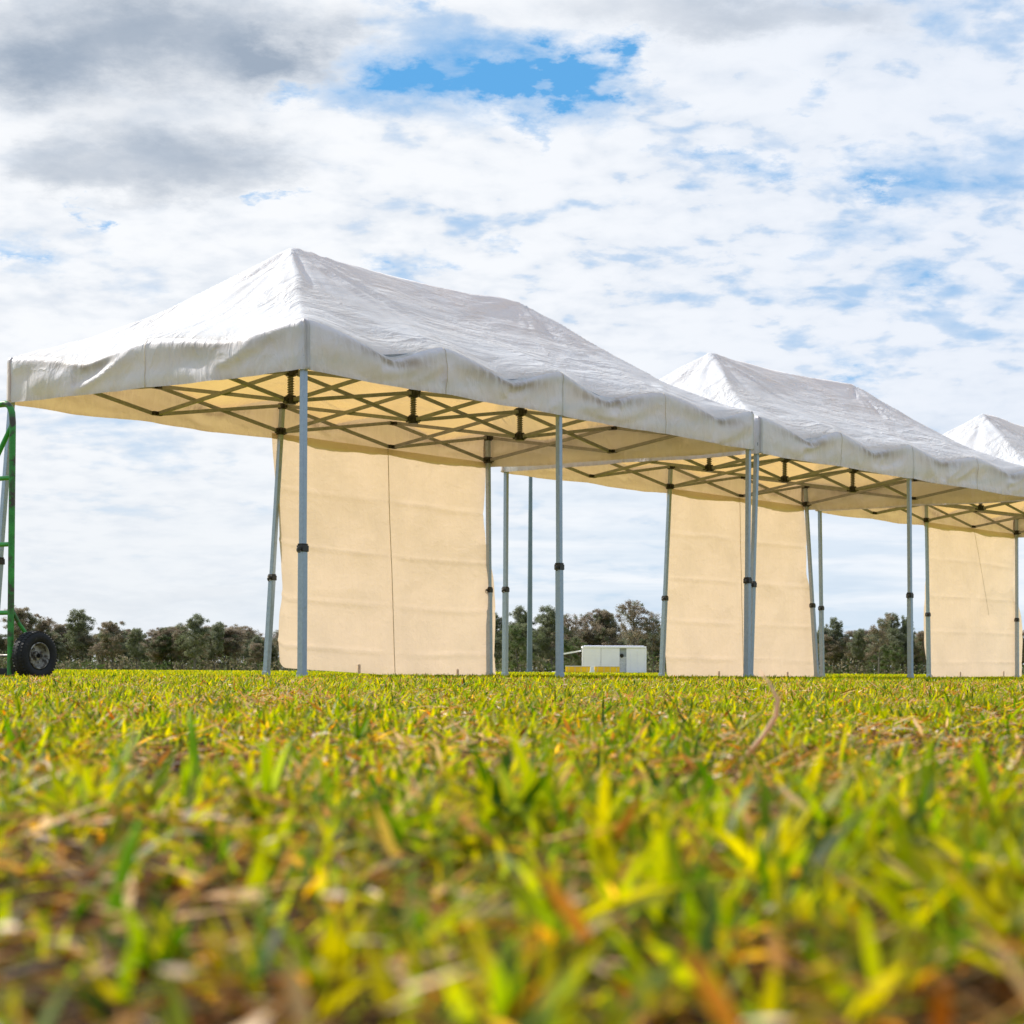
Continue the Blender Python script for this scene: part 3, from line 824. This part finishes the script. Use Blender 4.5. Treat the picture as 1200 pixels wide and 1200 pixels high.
    ctr[..., 0] += sk * np.linspace(0, 1, lo)[None, :]
    ctr[..., 1] -= abs(sk) * .04 + .003
    grid_mesh('wall_seam', ctr, M['seam'], wall, thick=.001)
    for uu in (.34, .82):
        p = PW[int(uu * (nu - 1)), -1]
        bm = bmesh.new(); add_box(bm, (p[0], p[1] - .012, p[2] + .035), (.035, .004, .085))
        from_bm('peg_tab', bm, M['wall'], wall)
    return root

T1 = build_marquee((-1.4183, 13.895), .6412, 1, 'nearest white marquee, whole roof in view, left of the row',
                   {'B': -.17, 'N': -.13, 'D': .03, 'M': .02},
                   dict(tl=2.92, tr=6.0, bl=3.02, br=6.14, wave=1.8, zl=.085, zr=.004, pw=3.5))
T2 = build_marquee((2.27, 19.04), .672, 2, 'middle white marquee of the row, touching the nearest one',
                   {'N': -.09, 'D': .16, 'M': .03, 'A': -.06},
                   dict(tl=2.99, tr=6.0, bl=2.98, br=6.22, wave=2.6, zl=.0, zr=.0))
T3 = build_marquee((6.212, 23.92), .656, 3, 'farthest white marquee, its peak cut by the right edge',
                   {'N': .05, 'B': .05, 'D': .02},
                   dict(tl=3.0, tr=6.04, bl=3.12, br=6.2, wave=2.2, zl=-.0, zr=.03, seam_skew=.45, seam_to=56))

# ------------------------------------------------------------------ hand truck at the left edge
def hand_truck():
    y0 = 10.35
    ax = Vector((.83, -.56, 0)).normalized()          # along the axle, towards the visible wheel
    fw = Vector((-ax.y, ax.x, 0))                     # to the back of the truck (away from the camera)
    post = Vector((at_x(12, y0), y0, 0))
    rz = math.atan2(ax.y, ax.x)
    root = empty('hand_truck', post, rz, 'green tubular hand truck with black pneumatic wheel at left edge', 'hand truck')
    # local axes: +x to the visible wheel, +y away from the camera
    WT = .42
    H = 1.405
    # frame: one bent tube up, over and down
    pts = [(0, 0, .03)] + [(0 + .006 * z, 0, z) for z in (.2, .5, .8, 1.05, 1.22, 1.30)]
    pts += [(.005 - .055 * (1 - math.cos(a)), 0, 1.33 + .07 * math.sin(a)) for a in (.3, .6, .9, 1.2, 1.5)]
    left = [(-WT - p[0], p[1], p[2]) for p in reversed(pts)]
    bm = bmesh.new(); add_path(bm, pts + left, .0165, 14)
    from_bm('frame', bm, M['green'], root, smooth=True)
    for z in (.345, .69, 1.025):
        bm = bmesh.new(); add_path(bm, [(0, 0, z), (-WT * .3, .012, z), (-WT * .7, .012, z), (-WT, 0, z)], .012, 10)
        from_bm('rung', bm, M['green_clean'], root, smooth=True)
    for sgn in (0, 1):
        xa = 0 if not sgn else -WT; sx = -1 if not sgn else 1
        bm = bmesh.new(); add_path(bm, [(xa, 0, 1.285), (xa + sx * .06, 0, 1.20), (xa + sx * .13, 0, 1.10), (xa + sx * .16, 0, 1.025)], .0125, 10)
        from_bm('handle_brace', bm, M['green_clean'], root, smooth=True)
        # curved stay down to the axle
        ex = .065 if not sgn else -WT - .065
        bm = bmesh.new(); add_path(bm, [(xa, .01, .36), (xa + (ex - xa) * .3, .04, .29), (xa + (ex - xa) * .7, .09, .21), (ex * 1.0, .125, .15)], .010, 10)
        from_bm('axle_stay', bm, M['green'], root, smooth=True)
        bm = bmesh.new(); add_bar(bm, (xa, .0, .05), (ex, .12, .115), .012, .028)
        from_bm('axle_bracket', bm, M['rim'], root, bevel=.002)
    for sx in (-.12, -.30):
        bm = bmesh.new(); add_path(bm, [(sx, .012, .05), (sx, .012, .5), (sx, .012, 1.02)], .010, 10)
        from_bm('upright', bm, M['rim'], root, smooth=True)
    AY, AZ = .06, .128
    bm = bmesh.new(); add_cyl(bm, (-WT - .15, AY, AZ), (.15, AY, AZ), .008)
    from_bm('axle', bm, M['rim'], root, smooth=True)
    # toe plate
    bm = bmesh.new(); add_box(bm, (-WT / 2, -.10, .010), (WT + .06, .20, .007)); add_box(bm, (-WT / 2, .0, .035), (WT + .06, .008, .06))
    from_bm('toe_plate', bm, M['darkmetal'], root, bevel=.002)
    for sgn in (1, -1):
        cx = .112 if sgn == 1 else -WT - .105
        M4 = Matrix.Translation((cx, AY, AZ)) @ Matrix.Rotation(sgn * PI / 2, 4, 'Y')
        R, hw = .124, .043
        prof = [(.066, -hw * .55), (.072, -hw * .8), (.092, -hw), (.108, -hw * .95), (.118, -hw * .72), (.1225, -hw * .4), (.124, 0),
                (.1225, hw * .4), (.118, hw * .72), (.108, hw * .95), (.092, hw), (.072, hw * .8), (.066, hw * .55)]
        bm = bmesh.new(); add_lathe(bm, prof, M4, 56)
        # tread blocks
        for k in range(44):
            a = 2 * PI * k / 44
            for row in (-1, 0, 1):
                aa = a + (row % 2) * PI / 44
                rr = .1225 if row == 0 else .1185
                c_ = M4 @ Vector((rr * math.cos(aa), rr * math.sin(aa), row * .026))
                Rm = M4.to_3x3() @ Matrix.Rotation(aa, 3, 'Z')
                add_box(bm, c_, (.008, .010, .016 if row else .018), Rm)
        wheel = from_bm('wheel', bm, M['rubber'], root, smooth=True)
        bm = bmesh.new()
        prof = [(.064, hw * .62), (.068, hw * .80), (.064, hw * .86), (.058, hw * .74), (.054, hw * .2), (.050, hw * .12), (.024, hw * .15), (.022, hw * .55), (.012, hw * .60), (.012, -hw * .4),
                (.050, -hw * .1), (.058, -hw * .6), (.064, -hw * .8)]
        add_lathe(bm, prof, M4, 40)
        for k in range(4):
            a = 2 * PI * k / 4 + .5
            c_ = M4 @ Vector((.037 * math.cos(a), .037 * math.sin(a), hw * .17)); ax_ = M4.to_3x3() @ Vector((0, 0, 1))
            add_cyl(bm, c_, c_ + ax_ * .008, .006, seg=6)
        from_bm('rim', bm, M['rim'], wheel, smooth=True)
        bm = bmesh.new(); c_ = M4 @ Vector((0, 0, hw * .3)); add_cyl(bm, c_, c_ + (M4.to_3x3() @ Vector((0, 0, 1))) * .034, .009, seg=12)
        from_bm('axle_nut', bm, M['darkmetal'], wheel, smooth=True)
    return root
hand_truck()

# ------------------------------------------------------------------ far things on the field
def light_pole():
    p = at(620.5, 787, 110); 
    root = empty('floodlight_pole', (p.x, 110, 0), 0, 'tall tapering blue grey pole between the first two marquees', 'pole')
    bm = bmesh.new(); add_cyl(bm, (0, 0, 0), (0, 0, 17), .15, .07, 16)
    from_bm('shaft', bm, M['pole'], root, smooth=True)
    bm = bmesh.new(); add_box(bm, (0, 0, .05), (.5, .5, .1)); add_box(bm, (0, 0, .5), (.26, .26, .5))
    from_bm('base_plate', bm, M['pole'], root, bevel=.01)
    bm = bmesh.new(); add_cyl(bm, (0, 0, 17), (0, 0, 17.08), .09, .05, 12)
    from_bm('pole_cap', bm, M['pole'], root)
light_pole()

def container():
    y = 168.0; s = y / F
    x0, x1 = at_x(683, y), at_x(756.5, y)
    W = x1 - x0; Hc = 31.5 * s
    root = empty('storage_container', ((x0 + x1) / 2, y, 0), .0, 'long white flat-roofed storage container before the trees', 'container')
    xl = -W / 2
    gx0 = xl + (726 - 683) * s; gx1 = xl + (734 - 683) * s
    dep = 2.4
    def wallbox(name, a, b, m, yy=0.0, z1=Hc - .18, parent=root, ribs=0):
        bm = bmesh.new(); add_box(bm, ((a + b) / 2, dep / 2 + yy, z1 / 2), (b - a, dep, z1))
        for k in range(ribs):
            xx = a + (b - a) * (k + .5) / ribs
            add_box(bm, (xx, yy - .012, z1 / 2), (.05, .03, z1 - .1))
        return from_bm(name, bm, m, parent)
    wallbox('side_panel', xl, xl + (704 - 683) * s, M['container'], ribs=6)
    wallbox('side_panel', xl + (704.4 - 683) * s, gx0, M['container'], ribs=6)
    g = wallbox('shutter', gx0 + .003, gx1 - .003, M['grey_cladding'], .15)
    bm = bmesh.new()
    for k in range(12): add_box(bm, ((gx0 + gx1) / 2, .13, .12 + k * .105), (gx1 - gx0 - .05, .05, .05))
    from_bm('slats', bm, M['container'], g)
    bm = bmesh.new(); add_cyl(bm, ((gx0 + gx1) / 2 - .1, .12, 1.42), ((gx0 + gx1) / 2 - .1, .02, 1.42), .16, seg=20)
    from_bm('vent', bm, M['darkmetal'], g)
    d = wallbox('end_panel', gx1, W / 2, M['container'], ribs=0)
    bm = bmesh.new()
    for xx in (gx1 + .35, gx1 + .9): add_cyl(bm, (xx, -.03, .1), (xx, -.03, Hc - .3), .018, seg=8)
    from_bm('lock_rod', bm, M['container'], d)
    bm = bmesh.new(); add_box(bm, (0, dep / 2, Hc - .09), (W + .10, dep + .10, .16)); add_box(bm, (0, dep / 2, Hc + .01), (W - .3, dep - .3, .06))
    from_bm('roof', bm, M['container'], root, bevel=.02)
    bm = bmesh.new()
    for xx in (-W / 2 - .02, W / 2 + .02): add_box(bm, (xx, -.02, (Hc - .18) / 2), (.10, .12, Hc - .18))
    from_bm('corner_post', bm, M['container'], root)
    # open white gate frame beside it
    xg = at_x(655, y) ; xe = at_x(682, y)
    r2 = empty('gate_frame', (xg, y + .3, 0), 0, 'slim white post and sloping rail left of the container', 'frame')
    bm = bmesh.new(); add_box(bm, (0, 0, .85), (.34, .34, 1.7)); add_box(bm, (-.15, 0, .05), (.8, .6, .1)); add_box(bm, (0, 0, 1.73), (.42, .42, .06))
    from_bm('post', bm, M['container'], r2, bevel=.02)
    bm = bmesh.new(); add_bar(bm, (.17, 0, 1.50), (xe - xg - .08, 0, 1.80), .10, .12); 
    from_bm('rail', bm, M['container'], r2)
container()

def barrier(u0, u1, label):
    y = 150.0; s = y / F
    a, b = at_x(u0, y), at_x(u1, y)
    root = empty('padded_barrier', ((a + b) / 2, y, 0), 0, label, 'barrier', 'yellow padded barriers on the field')
    w = b - a; h = 8.6 * s
    bm = bmesh.new(); add_box(bm, (0, 0, h / 2 - .02), (w, .5, h - .12))
    from_bm('pad', bm, M['yellow'], root, bevel=.03)
    bm = bmesh.new(); add_box(bm, (0, 0, h - .055), (w + .04, .56, .05)); 
    from_bm('top_strip', bm, M['white_plastic'], root, bevel=.01)
    bm = bmesh.new()
    for k in range(4): add_box(bm, (-w / 2 + w * (k + .5) / 4, -.255, h / 2 - .02), (.03, .012, h - .16))
    from_bm('stitching', bm, M['seam'], root)
barrier(663, 691.5, 'long yellow padded barrier left of the white block')
barrier(696.5, 726, 'long yellow padded barrier right of the white block')
def white_block():
    y = 149.0; s = y / F; x = at_x(694, y)
    root = empty('field_marker', (x, y, 0), 0, 'small white tapered marker between the two yellow barriers', 'marker')
    bm = bmesh.new(); r = bmesh.ops.create_cone(bm, cap_ends=True, segments=4, radius1=.26, radius2=.12, depth=.40)
    bmesh.ops.transform(bm, matrix=Matrix.Translation((0, 0, .25)) @ Matrix.Rotation(PI / 4, 4, 'Z'), verts=r['verts'])
    from_bm('body', bm, M['white_plastic'], root, bevel=.02)
    bm = bmesh.new(); add_box(bm, (0, 0, .025), (.42, .42, .05)); from_bm('foot', bm, M['white_plastic'], root, bevel=.01)
white_block()

# white trestle seen through the gap under the nearest wall
def bench(u0, u1, y, label):
    a, b = at_x(u0, y), at_x(u1, y); w = b - a
    root = empty('field_bench', ((a + b) / 2, y, 0), 0, label, 'bench', 'low white benches behind the nearest wall')
    bm = bmesh.new(); add_box(bm, (0, 0, .155), (w, .30, .045)); from_bm('seat', bm, M['white_plastic'], root, bevel=.008)
    for sx in (-w * .4, w * .4):
        bm = bmesh.new(); add_box(bm, (sx, 0, .066), (.06, .26, .131)); add_box(bm, (sx, 0, .012), (.08, .36, .022))
        from_bm('leg', bm, M['white_plastic'], root, bevel=.006)
bench(352, 402, 62, 'low white bench under the wall hem, left of the tab')
bench(410, 440, 64, 'low white bench under the wall hem, right of the tab')

# ------------------------------------------------------------------ trees
TREEC = np.array([(.058, .062, .036), (.045, .052, .026), (.078, .066, .044), (.030, .045, .014), (.070, .074, .052), (.088, .070, .052)])

def tree_meshes(kind, seed):
    """a unit gum tree about 10 m tall: trunk with limbs, crown of leaf-sized faces"""
    r = random.Random(seed); rn = np.random.default_rng(seed)
    H = 10.0
    bm = bmesh.new()
    lean = Vector((r.uniform(-.6, .6), r.uniform(-.6, .6), 0))
    trunk = [Vector((0, 0, 0)) + lean * (t ** 1.5) + Vector((math.sin(t * 5 + seed) * .15, math.cos(t * 4) * .15, H * .86 * t)) for t in [k / 8 for k in range(9)]]
    add_path(bm, trunk, [.20 * (1 - .85 * k / 8) for k in range(9)], 7)
    tips = []
    nl = {'tall': 19, 'round': 20, 'sparse': 16, 'bush': 16}[kind]
    for k in range(nl):
        lo = {'tall': .16, 'round': .12, 'sparse': .25, 'bush': .05}[kind]
        t = lo + (.97 - lo) * (k + r.random() * .6) / nl
        f = t * 8; i = min(int(f), 7); p = trunk[i].lerp(trunk[i + 1], f - i)
        a = k * 2.4 + r.uniform(-.5, .5)
        ln = {'tall': 2.2, 'round': 3.1, 'sparse': 2.4, 'bush': 3.2}[kind] * (1.15 - .75 * abs(t - .5)) * r.uniform(.6, 1.15) * (1.25 - t * .6)
        up = r.uniform(.8, 1.9) if kind != 'bush' else r.uniform(.2, .8)
        d = Vector((math.cos(a), math.sin(a), up)).normalized()
        q = [p + d * ln * s_ + Vector((0, 0, .25 * s_ * s_ * ln)) for s_ in (0, .35, .7, 1.0)]
        add_path(bm, q, [.075 * (1 - t * .5), .05, .03, .012], 5)
        tips.append((q[3], ln)); tips.append((q[2], ln * .8))
        if r.random() < .7:
            d2 = (d + Vector((r.uniform(-.8, .8), r.uniform(-.8, .8), r.uniform(-.1, .5)))).normalized()
            e = q[2] + d2 * ln * .55; add_path(bm, [q[1], (q[1] + e) / 2 + Vector((0, 0, .1)), e], [.035, .02, .01], 4); tips.append((e, ln * .7))
    tips.append((trunk[-1] + Vector((0, 0, .4)), 1.6))
    bmesh.ops.recalc_face_normals(bm, faces=bm.faces)
    tm = bpy.data.meshes.new('trunk'); bm.to_mesh(tm); bm.free(); tm.materials.append(M['bark'])
    Vs, Cs = [], []
    dens = {'tall': 330, 'round': 420, 'sparse': 220, 'bush': 480}[kind]
    pal = TREEC[{'tall': [0, 1, 4], 'round': [0, 2, 5], 'sparse': [2, 5, 4], 'bush': [3, 1, 0]}[kind]]
    for (c, ln) in tips:
        nsub = 3 if kind != 'sparse' else 2
        for s_ in range(nsub):
            cc = np.array(c) + rn.normal(0, .5, 3) * np.array([1, 1, .7])
            rad = r.uniform(.32, .80) * (.75 + .25 * ln / 2)
            nL = int(dens * rad * r.uniform(.6, 1.2))
            dv = rn.normal(0, 1, (nL, 3)); dv /= np.linalg.norm(dv, axis=1)[:, None]
            P = cc + dv * (rad * rn.random((nL, 1)) ** .8) * np.array([1, 1, .85])
            a = rn.normal(0, 1, (nL, 3)); a /= np.linalg.norm(a, axis=1)[:, None]
            b = np.cross(a, rn.normal(0, 1, (nL, 3))); b /= np.linalg.norm(b, axis=1)[:, None]
            sz = rn.uniform(.035, .08, (nL, 1))
            Vs.append(np.stack([P - a * sz * 1.6, P + b * sz * .7, P + a * sz * 1.6, P - b * sz * .7], 1).reshape(-1, 3))
            col = pal[rn.integers(0, len(pal))] * r.uniform(.8, 1.25)
            Cs.append(np.repeat(col[None] * rn.uniform(.7, 1.3, (nL, 1)), 4, 0))
    V = np.concatenate(Vs); C = np.concatenate(Cs); Q = np.arange(len(V)).reshape(-1, 4)
    o = np_mesh('crown', V, Q, M['leaf'], colors=C); cm = o.data
    bpy.data.objects.remove(o)
    return tm, cm

KINDS = ['tall', 'round', 'sparse', 'bush']
PROTO = {k: [tree_meshes(k, 11 + 7 * i + 31 * j) for j in range(3)] for i, k in enumerate(KINDS)}
rt = random.Random(5)
def tree(u, top_v, y, kind, label, group=None, wide=1.0, j=None):
    x = at_x(u, y); hor = 787.5 + (u - 600) * .0056
    h = (hor - top_v) / F * y + CAMH
    tm, cm = PROTO[kind][rt.randrange(3) if j is None else j]
    root = empty({'tall': 'gum_tree', 'round': 'gum_tree', 'sparse': 'thin_tree', 'bush': 'dense_bush'}[kind], (x, y, 0), rt.uniform(0, 2 * PI), label, 'tree' if kind != 'bush' else 'bush', group)
    s = h / 9.6; root.scale = (s * wide, s * wide, s)
    for nm, me in (('trunk', tm), ('crown', cm)):
        o = bpy.data.objects.new(nm, me); COL.objects.link(o); o.parent = root
# the trees that can be told apart along the skyline
NAMED = [
    (22, 719, 'round', 'broad grey green gum above the hand truck wheel, at the left edge', 1.15), (50, 732, 'round', 'small rounded gum just above the black wheel', .9),
    (96, 719, 'tall', 'tall feathery gum right of the wheel, highest in the left belt', 1.2), (131, 734, 'round', 'dense rounded gum right of the feathery tall one', 1.1),
    (160, 740, 'tall', 'narrow brownish gum in the middle of the left belt', 1.0), (191, 741, 'round', 'low broad gum left of the forked grey crown', 1.1),
    (228, 726, 'tall', 'tall grey crown with forked top in the left belt', 1.3), (252, 733, 'tall', 'slim gum just right of the forked grey crown', .9),
    (276, 748, 'sparse', 'thin low tree near the leaning tent leg', 1.0), (300, 750, 'tall', 'low gum touching the leaning tent leg at left wall edge', 1.0),
    (582, 724, 'tall', 'dark gum just right of the first wall', .9), (612, 718, 'tall', 'feathery gum behind the blue grey pole', 1.1),
    (645, 717, 'tall', 'tall gum behind the middle front leg', 1.0), (668, 722, 'sparse', 'open-crowned brown tree right of the middle front leg', 1.1),
    (688, 720, 'sparse', 'thin brown tree above the left end of the container', 1.0), (710, 720, 'round', 'rounded brown gum above the middle of the container', 1.0),
    (744, 706, 'sparse', 'tallest spindly tree with detached top tuft above container', 1.1), (765, 722, 'sparse', 'brown open tree beside the second wall', 1.0),
    (606, 735, 'bush', 'dark green dense tree at the foot of the blue grey pole', 1.0), (672, 751, 'bush', 'bright green bush left of the container', 1.3),
    (966, 738, 'tall', 'slim gum at the right edge of the second wall', .8), (981, 728, 'tall', 'spire-like gum, second from the second wall', .8),
    (1005, 741, 'tall', 'low feathery gum in the gap before the third marquee', .9), (1030, 725, 'sparse', 'open flat-topped gum in the right gap', 1.0),
    (1046, 724, 'tall', 'tall curling-topped gum in the right gap', .9), (1062, 727, 'tall', 'upright gum touching the right front leg', .8),
    (1045, 757, 'bush', 'rounded olive bush at the foot of the right gap trees', 1.2), (1082, 745, 'round', 'low gum between right front leg and third wall', .9),
]
for i, (u, v, kind, lab, wd) in enumerate(NAMED):
    tree(u, v - 2, rt.uniform(262, 285) if kind != 'bush' else 250, kind, lab, None, wd)
# the same kinds again, filling the belt behind
for span, nT, hgt, where in (((-60, 335), 74, (734, 757), 'beyond the hand truck wheel, left of the first wall'), ((560, 800), 40, (732, 756), 'behind the container and the blue grey pole'),
                      ((930, 1100), 28, (738, 760), 'in the gap right of the second wall'), ((1180, 1270), 12, (738, 756), 'right of the third wall, at the right edge')):
    for k in range(nT):
        u = span[0] + (span[1] - span[0]) * (k + rt.random()) / nT
        tree(u, rt.uniform(*hgt), rt.uniform(268, 320), rt.choice(['round', 'tall', 'round', 'tall', 'sparse', 'bush']),
             'lower grey brown tree ' + where, 'lower trees ' + where, rt.uniform(1.2, 1.7))
# scrub under and between them, one mass
def scrub():
    nL = 150000
    rn = np.random.default_rng(77)
    u = rn.uniform(-1100, 2300, nL); y = rn.uniform(262, 330, nL)
    x = (u - 600) / F * y
    top = .9 + 5.0 * np.clip(fbm(x * .16, y * .06, 91, 3) + .08, 0, 1) + 1.5 * fbm(x * .7, y * .2, 92, 2)
    z = np.abs(top) * rn.random(nL) ** .75
    P = np.stack([x, y, z], -1)
    a = rn.normal(0, 1, (nL, 3)); a /= np.linalg.norm(a, axis=1)[:, None]
    b = np.cross(a, rn.normal(0, 1, (nL, 3))); b /= np.linalg.norm(b, axis=1)[:, None]
    sz = rn.uniform(.08, .20, (nL, 1))
    V = np.stack([P - a * sz * 1.5, P + b * sz * .7, P + a * sz * 1.5, P - b * sz * .7], 1).reshape(-1, 3)
    ci = (np.floor((fbm(x * .35, y * .2, 95, 2) + .5) * 6).astype(int)) % 6
    C = np.repeat(.75 * TREEC[ci] * rn.uniform(.6, 1.3, (nL, 1)), 4, 0)
    tag(np_mesh('scrub', V, np.arange(len(V)).reshape(-1, 4), M['leaf'], colors=C), 'low grey brown scrub massed under the belt of gum trees', 'scrub', kind='stuff')
scrub()
tree(88, 777, 235, 'bush', 'low yellow green shrub just right of the black wheel', None, 1.6)
tree(174, 776, 235, 'bush', 'low yellow green shrub midway between wheel and leaning tent leg', None, 1.6)
